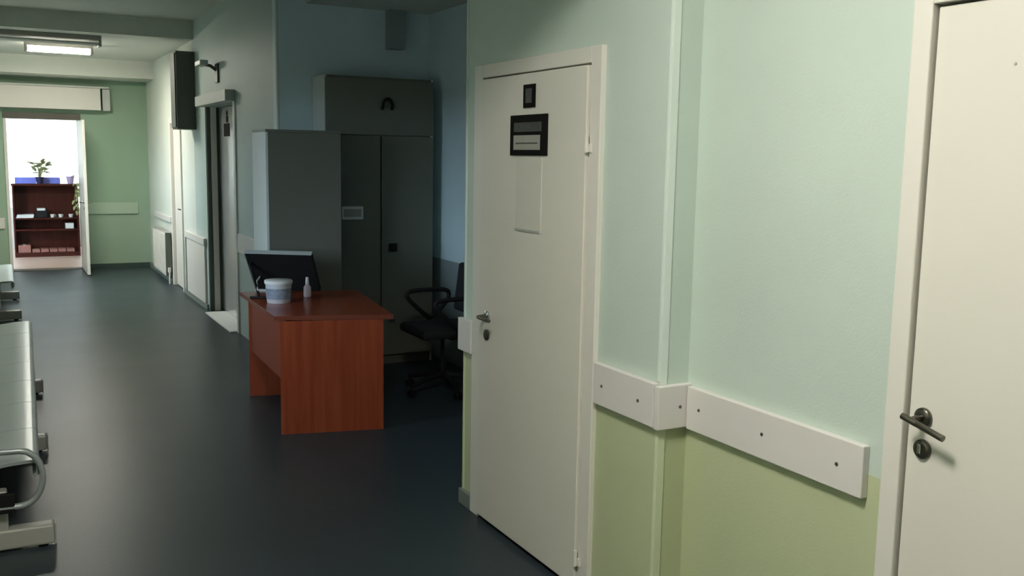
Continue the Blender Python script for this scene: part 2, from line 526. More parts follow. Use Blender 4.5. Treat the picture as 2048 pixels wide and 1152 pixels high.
# ------------------------------------------------------------------ windows
def window(n, label, axis, pos, u0, u1, z0, z1, mullions):
    w = empty('window_%d' % n, label, 'window', kind='structure')
    f = 0.05
    mb = MB()
    us = [u0] + mullions + [u1]

    def add(mb_, a, c, e, g_, d=0.025):
        if axis == 'X':
            mb_.box(pos - d, pos + d, a, c, e, g_)
        else:
            mb_.box(a, c, pos - d, pos + d, e, g_)
    add(mb, u0, u1, z0, z0 + f)
    add(mb, u0, u1, z1 - f, z1)
    for u in us:
        a = min(max(u - f / 2, u0), u1 - f)
        add(mb, a, a + f, z0 + f, z1 - f)
    mb.build('window_frame', 'white_trim', w)
    for a, c in zip(us, us[1:]):
        p = MB()
        add(p, a + f * 0.6, c - f * 0.6, z0 + f, z1 - f, 0.004)
        p.build('pane', 'glass', w)
    return w


window(1, 'unseen inner glazed opening added above the long metal bench', 'X', -0.57, 4.7, 6.0, 0.95, 2.3, [5.35])  # added opening; its far edge cuts off the daylight along the right wall
window(4, 'outer window of the added unseen side office', 'X', -2.27, 3.3, 5.5, 0.95, 2.45, [4.4])
window(3, 'corridor window opposite the narrow far door', 'X', -0.57, 12.1, 13.0, 1.25, 2.2, [12.55])
window(2, 'bright overexposed window behind the dark red bookcase', 'Y', 18.67, -0.5, 1.9, 0.78, 2.47, [0.3, 1.1])
vb = empty('vertical_blind', 'white vertical blind glowing over the window of the bright room', 'blind', (0, 18.5, 0))
MB().box(-0.55, 1.95, -0.02, 0.02, 2.47, 2.52).build('head_rail', 'white_trim', vb)
slat = MB().box(-0.062, 0.062, -0.001, 0.001, 0.70, 2.47).build('slat', 'blind', vb, (-0.45, 0, 0), (0, 0, R(12)))
for i in range(1, 21):
    s = slat.copy()
    COL.objects.link(s)
    s.location = (-0.45 + 0.118 * i, 0, 0)
    s.rotation_euler = (0, 0, R(12 + random.uniform(-5, 5)))

# ------------------------------------------------------------------ nearest white door
d2 = empty('door_2', 'nearest white door with dark lever handle at the right edge', 'door', kind='structure')
f = MB().box(2.068, 2.2, 1.684, 1.742, 0, 2.15, 0.004)
f.build('jamb', 'white_trim', d2)
MB().box(2.068, 2.2, 0.74, 0.80, 0, 2.15, 0.004).build('jamb', 'white_trim', d2)
MB().box(2.068, 2.2, 0.80, 1.684, 2.096, 2.15, 0.003).build('head', 'white_trim', d2)
MB().box(2.150, 2.19, 0.801, 1.683, 0.0, 2.095).build('stop', 'dark', d2)
MB().box(2.085, 2.13, 0.806, 1.678, 0.012, 2.089, 0.003).build('leaf', 'white_door', d2)
h = MB().lathe([(0.026, 0), (0.026, -0.007), (0.022, -0.011), (0.010, -0.012)], 2.085, 1.632, 1.053, 24, 'X').build('rose', 'brass', d2)
hh = MB().tube([(2.078, 1.632, 1.053), (2.045, 1.632, 1.053), (2.034, 1.628, 1.053), (2.030, 1.615, 1.049), (2.030, 1.53, 1.030)], 0.0085, 12)
hh.tube([(2.030, 1.655, 1.058), (2.030, 1.61, 1.048)], 0.0088, 12)
hh.build('lever', 'brass', d2)
MB().lathe([(0.026, 0), (0.026, -0.006), (0.023, -0.010), (0.016, -0.011)], 2.085, 1.628, 0.970, 24, 'X').build('lock_rose', 'brass', d2)
MB().box(2.066, 2.075, 1.623, 1.633, 0.958, 0.985, 0.003).build('thumb_turn', 'chrome', d2)
MB().lathe([(0.004, 0), (0.003, -0.002)], 2.085, 1.46, 1.934, 10, 'X').build('pin_hole', 'greymetal', d2)

# ------------------------------------------------------------------ door with black plates
d1 = empty('door_1', 'white door with black number plate and black name sign', 'door', kind='structure')
MB().box(1.945, 2.2, 2.985, 3.056, 0, 2.11, 0.004).build('jamb', 'white_trim', d1)
MB().box(1.945, 2.2, 3.952, 4.04, 0, 2.11, 0.004).build('jamb', 'white_trim', d1)
MB().box(1.945, 2.2, 3.056, 3.952, 2.051, 2.11, 0.003).build('head', 'white_trim', d1)
MB().box(2.06, 2.10, 3.075, 3.95, 0.0, 2.05).build('stop', 'dark', d1)
MB().box(1.934, 1.985, 3.062, 3.944, 0.022, 2.043, 0.004).build('leaf', 'white_door', d1)
for z in (0.145, 1.755):
    MB().lathe([(0.0085, -0.032), (0.0085, 0.032)], 1.933, 3.054, z, 12).box(1.938, 1.945, 3.035, 3.05, z - 0.03, z + 0.0).build('hinge', 'white_trim', d1)
MB().lathe([(0.025, 0), (0.025, -0.007), (0.012, -0.011)], 1.934, 3.855, 0.985, 20, 'X').build('rose', 'chrome', d1)
MB().tube([(1.930, 3.855, 0.985), (1.897, 3.855, 0.985), (1.884, 3.849, 0.985), (1.882, 3.835, 0.985), (1.884, 3.74, 0.983)], 0.009, 10).build('lever', 'brass', d1)
MB().lathe([(0.025, 0), (0.025, -0.007), (0.014, -0.010)], 1.934, 3.855, 0.898, 20, 'X').build('lock_rose', 'brass', d1)

np_ = empty('number_plate', 'small black square number plate high on the white door', 'sign', (1.934, 3.495, 1.950))
MB().box(-0.006, 0, -0.049, 0.049, -0.047, 0.047, 0.002).build('plate', 'sign_black', np_)
MB().box(-0.0075, -0.006, -0.026, 0.026, -0.028, 0.030, 0.0007).build('number_field', 'sign_text', np_)
ns = empty('name_sign', 'wide black door sign with pale card insert under the number plate', 'sign', (1.934, 3.495, 1.792))
MB().box(-0.008, 0, -0.155, 0.155, -0.083, 0.083, 0.003).build('frame', 'sign_black', ns)
MB().box(-0.0095, -0.008, -0.115, 0.118, 0.014, 0.052, 0.0007).build('title_strip', 'sign_text', ns)
MB().box(-0.0095, -0.008, -0.105, 0.12, -0.060, 0.000, 0.0007).build('card', 'card', ns)
MB().box(-0.0103, -0.0095, -0.085, 0.10, -0.035, -0.030, 0.0003).build('card_line', 'sign_text', ns)
sh = empty('sheet_pocket', 'faint clear document pocket on the white door under the black sign', 'document', (1.934, 3.49, 1.552))
MB().box(-0.004, 0, -0.108, 0.108, -0.155, 0.150, 0.001).build('pocket', 'sheet', sh)
MB().box(-0.006, -0.004, -0.100, 0.108, -0.155, -0.147).build('pocket_edge', 'greymetal', sh)

# ------------------------------------------------------------------ bumper rails
def rail(label, axis, p0, p1, u0, u1, z0, z1, screws, paint='rail'):
    """board on the wall; p0 is the face away from the wall, p1 the wall"""
    r = empty('bumper_rail', label, 'rail', group=None)
    mb = MB()
    if axis == 'X':
        mb.box(p0, p1, u0, u1, z0, z1, 0.003)
    else:
        mb.box(u0, u1, p0, p1, z0, z1, 0.003)
    mb.build('board', paint, r)
    for u, z in screws:
        if axis == 'X':
            MB().lathe([(0.006, 0), (0.005, -0.0025)], p0, u, z, 10, 'X').build('screw', 'screw', r)
        else:
            MB().lathe([(0.006, 0), (0.005, -0.0025)], u, p0, z, 10, 'Y').build('screw', 'screw', r)
    return r


rail('long white bumper board with three screws beside the nearest door', 'X', 2.060, 2.085, 1.796, 2.566, 0.782, 0.932, [(2.50, 0.862), (2.193, 0.861), (1.888, 0.856)])
rail('short white bumper board with one screw around the wall corner', 'Y', 2.569, 2.594, 1.942, 2.085, 0.786, 0.938, [(2.035, 0.861)])
rail('white bumper board between the wall corner and the door with black plates', 'X', 1.940, 1.965, 2.596, 2.972, 0.790, 0.945, [(2.915, 0.866), (2.685, 0.866)])
rail('stub of white bumper board at the left of the door with black plates', 'X', 1.940, 1.965, 4.043, 4.185, 0.772, 0.930, [])
rail('white bumper board on the green end wall', 'Y', 15.025, 15.05, 1.10, 1.80, 0.790, 0.955, [], 'rail_green')
rail('white bumper board between the lift and the tall cabinets', 'X', 1.940, 1.965, 8.25, 9.06, 0.785, 0.955, [])
rail('white bumper board above the radiator', 'X', 1.940, 1.965, 13.02, 14.4, 0.79, 0.86, [])
rail('dark edged bumper board on the wall left of the open doorway', 'Y', 15.025, 15.05, -0.48, 0.06, 0.60, 0.75, [])

# ------------------------------------------------------------------ lift, far doors, wall fittings
lf = empty('door_3', 'shiny metal lift doors with a white threshold in the far corridor', 'door', kind='structure')
MB().box(2.10, 2.14, 9.21, 9.912, 0.012, 2.165, 0.003).build('lift_panel', 'steel', lf)
MB().box(2.10, 2.14, 9.918, 10.595, 0.012, 2.165, 0.003).build('lift_panel', 'steel', lf)
MB().box(1.972, 2.20, 10.596, 10.62, 0, 2.17).build('jamb', 'steeldark', lf)
MB().box(2.012, 2.070, 10.570, 10.596, 0, 2.17, 0.003).build('jamb_strip', 'white_trim', lf)
MB().box(1.95, 2.00, 9.135, 9.2, 0, 2.17, 0.003).build('jamb', 'white_trim', lf)
MB().box(1.885, 2.14, 9.2, 10.45, 0.001, 0.014, 0.002).build('threshold', 'threshold', lf)
MB().box(1.875, 1.965, 9.16, 10.68, 2.172, 2.275, 0.004).build('lintel_box', 'plug', lf)

sg = empty('lift_notice', 'black square notice on the metal lift door', 'sign', (2.10, 10.19, 1.93))
MB().box(-0.006, 0, -0.13, 0.13, -0.065, 0.065, 0.002).build('plate', 'sign_black', sg)
sg2 = empty('lift_pictogram', 'small dark pictogram sticker above the black lift notice', 'sign', (2.10, 10.17, 2.05))
MB().box(-0.004, 0, -0.045, 0.045, -0.045, 0.02, 0.001).build('body_mark', 'sign_black', sg2)
MB().lathe([(0.026, 0), (0.026, -0.004)], 0, 0, 0.048, 14, 'X').build('head_mark', 'sign_black', sg2)

wp = empty('wall_panel', 'white lower wall panel between the lift and the far door', 'panel', (1.965, 11.3, 0))
MB().box(-0.022, 0, -0.56, 0.56, 0.06, 0.70, 0.004).build('board', 'white_trim', wp)
MB().box(-0.034, 0, -0.60, 0.60, 0.70, 0.775, 0.004).build('top_strip', 'white_trim', wp)
MB().box(-0.034, 0, 0.56, 0.60, 0.06, 0.70, 0.004).build('side_strip', 'greymetal', wp)

d4 = empty('door_4', 'narrow white door near the radiator in the far corridor', 'door', kind='structure')
MB().box(1.945, 2.2, 12.88, 12.96, 0, 2.11, 0.003).build('jamb', 'white_trim', d4)
MB().box(1.945, 2.2, 12.14, 12.20, 0, 2.11, 0.003).build('jamb', 'white_trim', d4)
MB().box(1.945, 2.2, 12.20, 12.88, 2.05, 2.11, 0.003).build('head', 'white_trim', d4)
MB().box(1.985, 2.03, 12.205, 12.875, 0.01, 2.043, 0.003).build('leaf', 'white_door', d4)
MB().tube([(1.985, 12.27, 1.0), (1.95, 12.27, 1.0), (1.945, 12.307, 1.0), (1.945, 12.38, 1.0)], 0.009, 8).build('lever', 'brass', d4)

bx = empty('wall_cabinet', 'tall dark grey box fixed high on the wall before the far door', 'box', (1.965, 11.3, 1.945))
MB().box(-0.20, 0, -0.16, 0.16, 0, 0.84, 0.004).build('case', 'darkbox', bx)
MB().box(-0.214, -0.20, -0.14, 0.14, 0.02, 0.82, 0.003).build('lid', 'darkbox', bx)

cm = empty('wall_spotlight', 'small white wall fitting with a dark bracket above the lift', 'lamp', (1.965, 9.9, 2.50))
MB().box(-0.02, 0, -0.06, 0.06, -0.12, 0.06, 0.003).build('back_plate', 'steeldark', cm)
MB().tube([(-0.015, 0, 0.0), (-0.07, 0.01, 0.04), (-0.10, 0.06, 0.05)], 0.016, 8).build('bracket', 'steeldark', cm)
MB().box(-0.17, -0.09, 0.0, 0.28, 0.045, 0.095, 0.008).build('housing', 'plug', cm)

rd = empty('radiator', 'white panel radiator under the bumper board in the far corner', 'radiator', (1.963, 13.56, 0))
fr = MB().box(-0.09, -0.075, -0.52, 0.56, 0.10, 0.66, 0.004)
for i in range(13):
    y = -0.47 + i * 0.082
    fr.box(-0.096, -0.09, y, y + 0.045, 0.13, 0.63, 0.002)
fr.build('front_panel', 'white_trim', rd)
MB().box(-0.03, -0.016, -0.52, 0.56, 0.10, 0.66, 0.003).build('rear_panel', 'white_trim', rd)
MB().box(-0.076, -0.029, -0.50, 0.54, 0.12, 0.64).build('fins', 'darkbox', rd)
gr = MB()
for i in range(26):
    gr.box(-0.09, -0.016, -0.552 + i * 0.0415, -0.49 + i * 0.0415, 0.66, 0.672)
gr.build('top_grille', 'white_trim', rd)
MB().box(-0.09, -0.016, -0.532, -0.52, 0.10, 0.67, 0.002).build('side_cover', 'darkbox', rd)
MB().tube([(-0.05, -0.55, 0.16), (-0.05, -0.55, 0.0)], 0.011, 8).lathe([(0.02, 0), (0.02, 0.06)], -0.05, -0.55, 0.15, 12).build('valve_pipe', 'white_trim', rd)
MB().box(-0.016, 0, -0.3, -0.26, 0.3, 0.5).build('bracket', 'white_trim', rd)
MB().box(-0.016, 0, 0.3, 0.34, 0.3, 0.5).build('bracket', 'white_trim', rd)

# open doorway at the corridor end
d5 = empty('door_5', 'white door standing open at the corridor end', 'door', kind='structure')
MB().box(0.10, 0.14, 15.03, 15.2, 0, 2.115, 0.003).build('jamb', 'white_trim', d5)
MB().box(1.03, 1.062, 15.03, 15.2, 0, 2.115, 0.003).build('jamb', 'white_trim', d5)
MB().box(0.10, 1.075, 15.03, 15.2, 2.115, 2.20, 0.003).build('head', 'header', d5)  # dark tone paints in the shadow on the lintel
MB().box(0.14, 1.03, 15.03, 15.2, 0.0, 0.016).build('sill_strip', 'header', d5)
lv = MB().box(1.022, 1.062, 14.19, 15.02, 0.015, 2.10, 0.004).build('leaf', 'white_door', d5)
for sx, x0 in ((-1, 1.022), (1, 1.062)):
    MB().lathe([(0.024, 0), (0.024, sx * 0.008)], x0, 14.25, 1.0, 14, 'X').tube([(x0, 14.25, 1.0), (x0 + sx * 0.045, 14.25, 1.0), (x0 + sx * 0.05, 14.27, 1.0), (x0 + sx * 0.05, 14.36, 1.0)], 0.01, 8).build('lever', 'chrome', d5)
    MB().lathe([(0.022, 0), (0.022, sx * 0.007)], x0, 14.25, 0.92, 14, 'X').build('lock_rose', 'brass', d5)

ab = empty('pelmet_box', 'long white box mounted over the open doorway', 'box', (0, 15.05, 2.255))
MB().box(0.0, 1.33, -0.22, -0.20, 0, 0.30, 0.003).build('front_board', 'white_trim', ab)
MB().box(0.0, 1.44, -0.24, 0, 0.302, 0.325, 0.003).build('top_board', 'plug', ab)
MB().box(1.36, 1.46, -0.14, 0, 0.0, 0.302, 0.003).build('end_cap', 'plug', ab)
MB().box(0.0, 1.34, -0.20, 0, 0.0, 0.02).build('underside', 'fixture_grey', ab)

# tube lamps
def tube_lamp(label, loc, x0, x1, lit):
    t = empty('tube_lamp', label, 'lamp', loc)
    MB().box(x0, x1, -0.09, 0.09, -0.05, 0, 0.004).build('housing', 'fixture_grey' if lit else 'fixture_grey', t)
    MB().box(x0, x0 + 0.03, -0.085, 0.085, -0.11, -0.05).build('end_cap', 'fixture_grey', t)
    MB().box(x1 - 0.03, x1, -0.085, 0.085, -0.11, -0.05).build('end_cap', 'fixture_grey', t)
    if lit:
        MB().box(x0 + 0.03, x1 - 0.03, -0.08, 0.08, -0.10, -0.05).build('milky_diffuser', 'lens_side', t)
        MB().box(x0 + 0.03, x1 - 0.03, -0.08, 0.08, -0.104, -0.1001).build('bottom_lens', 'lens', t)
    else:
        for y in (-0.04, 0.04):
            MB().tube([(x0 + 0.03, y, -0.082), (x1 - 0.03, y, -0.082)], 0.016, 10).build('tube', 'tube_off', t)
    return t


tube_lamp('lit ceiling lamp with a milky diffuser near the corridor end', (0.70, 12.55, 2.92), -0.36, 0.36, True)
tube_lamp('unlit ceiling tube lamp in front of the lit one', (0.36, 11.55, 2.92), -0.70, 0.70, False)
nl = empty('ceiling_panel_lamp', 'square ceiling lamp above the nearest white door', 'lamp', (0.45, 1.5, 3.12))
MB().box(-0.31, 0.31, -0.31, 0.31, -0.055, 0, 0.004).build('housing', 'plug', nl)
MB().box(-0.28, 0.28, -0.28, 0.28, -0.060, -0.0551).build('diffuser', 'diffuser', nl)

# duct box high in the recess
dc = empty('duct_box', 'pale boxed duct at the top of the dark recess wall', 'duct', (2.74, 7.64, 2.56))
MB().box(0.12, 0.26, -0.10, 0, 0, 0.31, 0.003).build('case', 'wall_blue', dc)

# ------------------------------------------------------------------ tall cabinets
c2 = empty('wardrobe', 'tallest grey wardrobe with a top compartment in the dark recess', 'wardrobe', (2.247, 7.30, 0))
MB().box(0, 0.018, 0.02, 0.33, 0.0, 2.307, 0.001).build('side_panel', 'cabinet_lit_side', c2)
MB().box(0.886, 0.904, 0.02, 0.33, 0.0, 2.307, 0.001).build('side_panel', 'cabinet_lit_side', c2)
MB().box(0.018, 0.886, 0.02, 0.33, 2.289, 2.307).build('top_panel', 'cabinet', c2)
MB().box(0.018, 0.886, 0.03, 0.33, 1.845, 1.862).build('middle_panel', 'cabinet', c2)
MB().box(0.018, 0.886, 0.32, 0.33, 0.0, 2.289).build('back_panel', 'cabinet', c2)
MB().box(0.018, 0.886, 0.04, 0.06, 0.0, 0.08).build('plinth', 'cabinet', c2)
dl = MB().box(0.003, 0.447, 0, 0.019, 0.082, 1.850, 0.0015).build('door', 'cabinet', c2)
dr = MB().box(0.457, 0.901, 0, 0.019, 0.082, 1.850, 0.0015).build('door', 'cabinet', c2)
MB().box(0.52, 0.585, -0.012, 0, 0.93, 0.995, 0.004).lathe([(0.016, 0), (0.016, -0.012)], 0.552, -0.012, 0.962, 14, 'Y').build('lock_handle', 'black', dr)
dt = MB().box(0.003, 0.901, 0, 0.019, 1.859, 2.289, 0.0015).build('top_door', 'cabinet', c2)
arc = [(0.50 + 0.04 * math.cos(a) - 0.0, -0.022, 2.085 + 0.055 * math.sin(a)) for a in [math.pi * i / 10 for i in range(11)]]
MB().tube([(0.54, -0.004, 2.062)] + arc + [(0.46, -0.004, 2.062)], 0.013, 8).build('bow_handle', 'black', dt)
lb = empty('cabinet_label', 'pale framed paper label on the left door of the wardrobe', 'label', (2.46, 7.2995, 1.245))
MB().box(-0.088, 0.088, -0.004, 0, -0.052, 0.052, 0.001).build('backing', 'paper', lb)
MB().box(-0.072, 0.072, -0.0055, -0.004, -0.030, 0.030, 0.0006).build('card', 'card', lb)

c1 = empty('cupboard', 'lower grey cupboard standing in front of the tallest wardrobe', 'cupboard', (1.686, 6.90, 0))
MB().box(0, 0.018, 0, 0.40, 0, 1.85, 0.001).build('side_panel', 'cabinet_lit_side', c1)
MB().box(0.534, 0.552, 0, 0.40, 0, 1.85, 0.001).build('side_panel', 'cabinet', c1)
MB().box(0.0, 0.552, 0, 0.40, 1.851, 1.870, 0.001).build('top_panel', 'cabinet', c1)
MB().box(0.018, 0.534, 0.0, 0.012, 0.0, 1.85).build('front_panel', 'cabinet', c1)
MB().box(0.018, 0.534, 0.385, 0.40, 0.0, 1.85).build('back_panel', 'cabinet', c1)

# ------------------------------------------------------------------ desk
dk = empty('desk', 'cherry-red office desk with panel ends at the mouth of the recess', 'desk')
HT = 0.725
top = [(1.438, 5.735), (2.117, 5.515), (2.27, 6.66), (1.476, 6.86)]
mb = MB().prism([(x, y) for x, y in top], HT - 0.026, HT)
mb.build('desktop', 'desk', dk)
# cross edges darker banding
e = MB()
n4 = len(top)
for i in range(n4):
    a, c = Vector(top[i]), Vector(top[(i + 1) % n4])
    d_ = (c - a).normalized()
    nn = Vector((d_.y, -d_.x)) * 0.002
    e.prism([(a.x, a.y), (a.x + nn.x, a.y + nn.y), (c.x + nn.x, c.y + nn.y), (c.x, c.y)], HT - 0.026, HT - 0.001)
e.build('edge_band', 'deskedge', dk)


def slab(mb_, p, q, t, z0, z1):
    """upright board from p to q in plan, t thick to the left of p->q"""
    p, q = Vector(p), Vector(q)
    d_ = (q - p).normalized()
    nn = Vector((-d_.y, d_.x)) * t
    return mb_.prism([(p.x, p.y), (q.x, q.y), (q.x + nn.x, q.y + nn.y), (p.x + nn.x, p.y + nn.y)], z0, z1)


slab(MB(), (1.455, 5.757), (2.062, 5.618), 0.022, 0, HT - 0.0265).build('end_panel', 'desk', dk, (0, -0.08, 0))
slab(MB(), (1.50, 6.70), (2.14, 6.56), 0.022, 0, HT - 0.0265).build('end_panel', 'desk', dk)
slab(MB(), (1.512, 6.698), (1.478, 5.696), 0.018, 0.33, HT - 0.0265).build('modesty_panel', 'desk_plain', dk)
dp = slab(MB(), (2.075, 5.70), (2.135, 6.545), 0.40, 0.16, HT - 0.0265).build('drawer_box', 'desk', dk)
for z0, z1 in ((0.17, 0.34), (0.35, 0.52), (0.53, 0.69)):
    drw = slab(MB(), (2.077, 5.72), (2.107, 6.14), -0.018, z0, z1).build('drawer', 'desk', dk)
    MB().tube([(2.095, 5.85, (z0 + z1) / 2), (2.125, 5.85, (z0 + z1) / 2), (2.132, 5.97, (z0 + z1) / 2), (2.104, 5.97, (z0 + z1) / 2)], 0.006, 6).build('pull', 'black', drw)
MB().box(2.085, 2.125, 5.50, 5.535, HT - 0.045, HT - 0.0265).build('corner_cap', 'black', dk)

# monitor on an easel stand, seen from behind
P0, P1 = Vector((1.59, 6.86, HT + 0.012)), Vector((1.985, 6.60, HT + 0.012))
ux = (P1 - P0).normalized()
tilt = Vector((-0.12, -0.17, 0.307)).normalized()
nrm = ux.cross(tilt).normalized()          # towards the viewer side or away
if nrm.y > 0:
    nrm = -nrm
Lw, Lh = (P1 - P0).length, 0.335
mon = empty('monitor', 'black monitor tilted back on an easel stand on the red desk', 'monitor', P0)
B3 = Matrix((ux, tilt, nrm)).transposed().to_4x4()
MB().box(0, Lw, 0, Lh, -0.032, 0, 0.006, mtx=B3).build('housing', 'black', mon)
MB().box(0.015, Lw - 0.015, 0.015, Lh - 0.015, -0.034, -0.032, mtx=B3).build('screen', 'screen', mon)
MB().box(0.0, Lw, Lh - 0.004, Lh + 0.002, -0.034, 0.002, 0.001, mtx=B3).build('lit_top_edge', 'greymetal', mon)  # pale strip paints in the light on the monitor's top edge
MB().box(-0.004, 0.0, 0.05, Lh, -0.034, 0.002, 0.001, mtx=B3).build('side_trim', 'greymetal', mon)
foot = Vector((1.515, 6.478, HT)) - P0
hook = (tilt * 0.25 + ux * 0.03)
MB().tube([hook, hook + nrm * 0.03, foot + Vector((0.01, 0.02, 0.02)), foot + Vector((0, 0, 0.009))], 0.009, 8).build('stand_arm', 'black', mon)
MB().tube([foot + Vector((-0.045, 0.03, 0.008)), foot + Vector((0.045, -0.03, 0.008))], 0.008, 8).build('stand_foot', 'black', mon)
MB().tube([tilt * 0.12 + ux * 0.06, tilt * 0.12 + ux * 0.05 + nrm * 0.05, foot + Vector((0.0, 0.0, 0.06))], 0.006, 8).build('cable', 'plug', mon)

tb = empty('plastic_tub', 'white plastic tub with a bluish label in front of the monitor', 'tub', (1.603, 6.27, HT))
MB().lathe([(0.072, 0), (0.076, 0.005), (0.085, 0.125), (0.087, 0.13)], n=28).build('body', 'plastic_clear', tb)
MB().lathe([(0.0795, 0.028), (0.0845, 0.098)], n=28).build('label_band', 'tub_label', tb)
MB().lathe([(0.091, 0.128), (0.092, 0.146), (0.087, 0.151), (0.02, 0.152)], n=28).build('lid', 'paper', tb)
bt = empty('small_bottle', 'small pale bottle with a narrow cap on the red desk', 'bottle', (1.85, 6.46, HT))
MB().lathe([(0.024, 0), (0.026, 0.01), (0.025, 0.065), (0.012, 0.085), (0.011, 0.09)], n=18).build('body', 'bottle', bt)
MB().lathe([(0.013, 0.088), (0.010, 0.132), (0.007, 0.135)], n=14).build('cap', 'paper', bt)

# ------------------------------------------------------------------ office chair
ch = empty('office_chair', 'black office chair with loop armrests in the dark recess', 'chair', (2.80, 6.30, 0), R(180))
# local +x is where the sitter faces
sm = MB().box(-0.23, 0.25, -0.235, 0.235, 0.425, 0.495, 0.03, 3)
sm.build('seat', 'blacksoft', ch)
bm_ = MB().box(-0.03, 0.03, -0.21, 0.21, 0.0, 0.36, 0.026, 3)
bk = bm_.build('backrest', 'blacksoft', ch, (-0.20, 0, 0.56), (0, R(-7), 0))
MB().tube([(0.0, 0, 0.41), (-0.20, 0, 0.41), (-0.262, 0, 0.45), (-0.262, 0, 0.62), (-0.252, 0, 0.74)], 0.016, 8).build('back_bar', 'black', ch)
for y in (-0.265, 0.265):
    pts = []
    prof = [(0.16, 0.70), (0.17, 0.665), (0.11, 0.60), (0.03, 0.53), (-0.02, 0.50), (-0.06, 0.53), (-0.14, 0.61), (-0.165, 0.665), (-0.15, 0.70), (-0.08, 0.712), (0.08, 0.712)]
    # smooth closed loop
    n_ = len(prof)
    for i in range(n_):
        p0_, p1_, p2_, p3_ = [Vector(prof[(i + k) % n_]) for k in (-1, 0, 1, 2)]
        for t in (0, 0.34, 0.67):
            q = 0.5 * ((2 * p1_) + (-p0_ + p2_) * t + (2 * p0_ - 5 * p1_ + 4 * p2_ - p3_) * t * t + (-p0_ + 3 * p1_ - 3 * p2_ + p3_) * t ** 3)
            pts.append((q.x, y, q.y))
    MB().tube(pts, 0.017, 8, closed=True).build('armrest', 'black', ch)
    MB().tube([(0.0, y, 0.52), (0.0, y * 0.98, 0.44), (0.0, y * 0.6, 0.415), (0.0, 0, 0.415)], 0.014, 8).build('arm_bracket', 'black', ch)
MB().lathe([(0.045, 0.40), (0.05, 0.425)], n=14).lathe([(0.014, 0.22), (0.014, 0.41)], n=12).lathe([(0.026, 0.10), (0.026, 0.25)], n=14).build('gas_column', 'black', ch)
for k in range(5):
    a = 2 * math.pi * k / 5 + 0.3
    d_ = Vector((math.cos(a), math.sin(a), 0))
    lg = MB().tube([d_ * 0.02 + Vector((0, 0, 0.125)), d_ * 0.15 + Vector((0, 0, 0.11)), d_ * 0.29 + Vector((0, 0, 0.075))], 0.02, 8, radii=[0.026, 0.02, 0.014]).build('base_leg', 'black', ch)
    cc = d_ * 0.285
    px_ = Vector((-d_.y, d_.x, 0))
    w_ = MB()
    for sgn in (-1, 1):
        c0 = cc + px_ * (0.012 * sgn) + Vector((0, 0, 0.027))
        w_.tube([c0, c0 + px_ * (0.014 * sgn)], 0.026, 14)
    w_.tube([cc + Vector((0, 0, 0.03)), cc + Vector((0, 0, 0.075))], 0.008, 8)
    w_.build('caster', 'black', lg)

# ------------------------------------------------------------------ metal benches along the left wall
def bench(label, loc, rz, n, arms):
    t = empty('waiting_bench', label, 'bench', loc, rz, group='metal waiting benches along the left wall')
    # profile from the top of the back to the front lip, x towards the corridor
    prof = [(-0.545, 0.80), (-0.52, 0.72), (-0.485, 0.58), (-0.46, 0.47), (-0.44, 0.415), (-0.40, 0.385), (-0.33, 0.378), (-0.20, 0.388), (-0.12, 0.398),
            (-0.06, 0.402), (-0.026, 0.402), (-0.012, 0.398), (-0.003, 0.388), (0.0, 0.374), (0.0, 0.352), (-0.006, 0.336), (-0.020, 0.326)]
    for k in range(n):
        s_ = MB().extrude_profile(prof, k * 0.53 + 0.002, k * 0.53 + 0.528, 0.014)
        s_.build('seat_shell', 'bench', t)
    MB().box(-0.27, -0.19, -0.01, 0.53 * n + 0.01, 0.27, 0.33, 0.004).build('beam', 'benchfoot', t)
    for y in [0.06 + 1.455 * i for i in range(n // 3 + 1)]:
        MB().box(-0.26, -0.13, y - 0.03, y + 0.03, 0.07, 0.27, 0.008).build('leg', 'benchfoot', t)
        ft = MB().box(-0.54, 0.045, y - 0.035, y + 0.035, 0.012, 0.10, 0.010)
        fo = ft.build('foot_bar', 'benchfoot', t)
        MB().box(0.045, 0.052, y - 0.035, y + 0.035, 0.010, 0.10, 0.003).build('end_cap', 'greymetal', fo)
        for x in (-0.50, 0.0):
            MB().lathe([(0.02, 0), (0.02, 0.014)], x, y, 0, 12).build('glide', 'black', fo)
    for y in arms:
        pts = [(-0.20, y, 0.215), (-0.11, y, 0.213), (-0.07, y, 0.214)]
        for a in range(0, 10):
            th = -math.pi / 2 + math.pi * a / 9
            pts.append((-0.075 + 0.085 * math.cos(th), y, 0.333 + 0.119 * math.sin(th)))
        pts += [(-0.11, y, 0.453), (-0.20, y, 0.456), (-0.38, y, 0.47), (-0.45, y, 0.48), (-0.47, y, 0.49)]
        MB().tube(pts, 0.0135, 10).build('armrest', 'bench', t)
        MB().box(-0.27, -0.10, y - 0.012, y + 0.012, 0.19, 0.275, 0.004).build('arm_bracket', 'black', t)
    return t


bench('long metal waiting bench with a rounded tubular armrest at its near end', (0.100, 4.40, 0), R(-1.2), 7, (-0.015,))
bench('distant short metal waiting bench before the open doorway', (0.098, 10.66, 0), R(-0.3), 3, ())

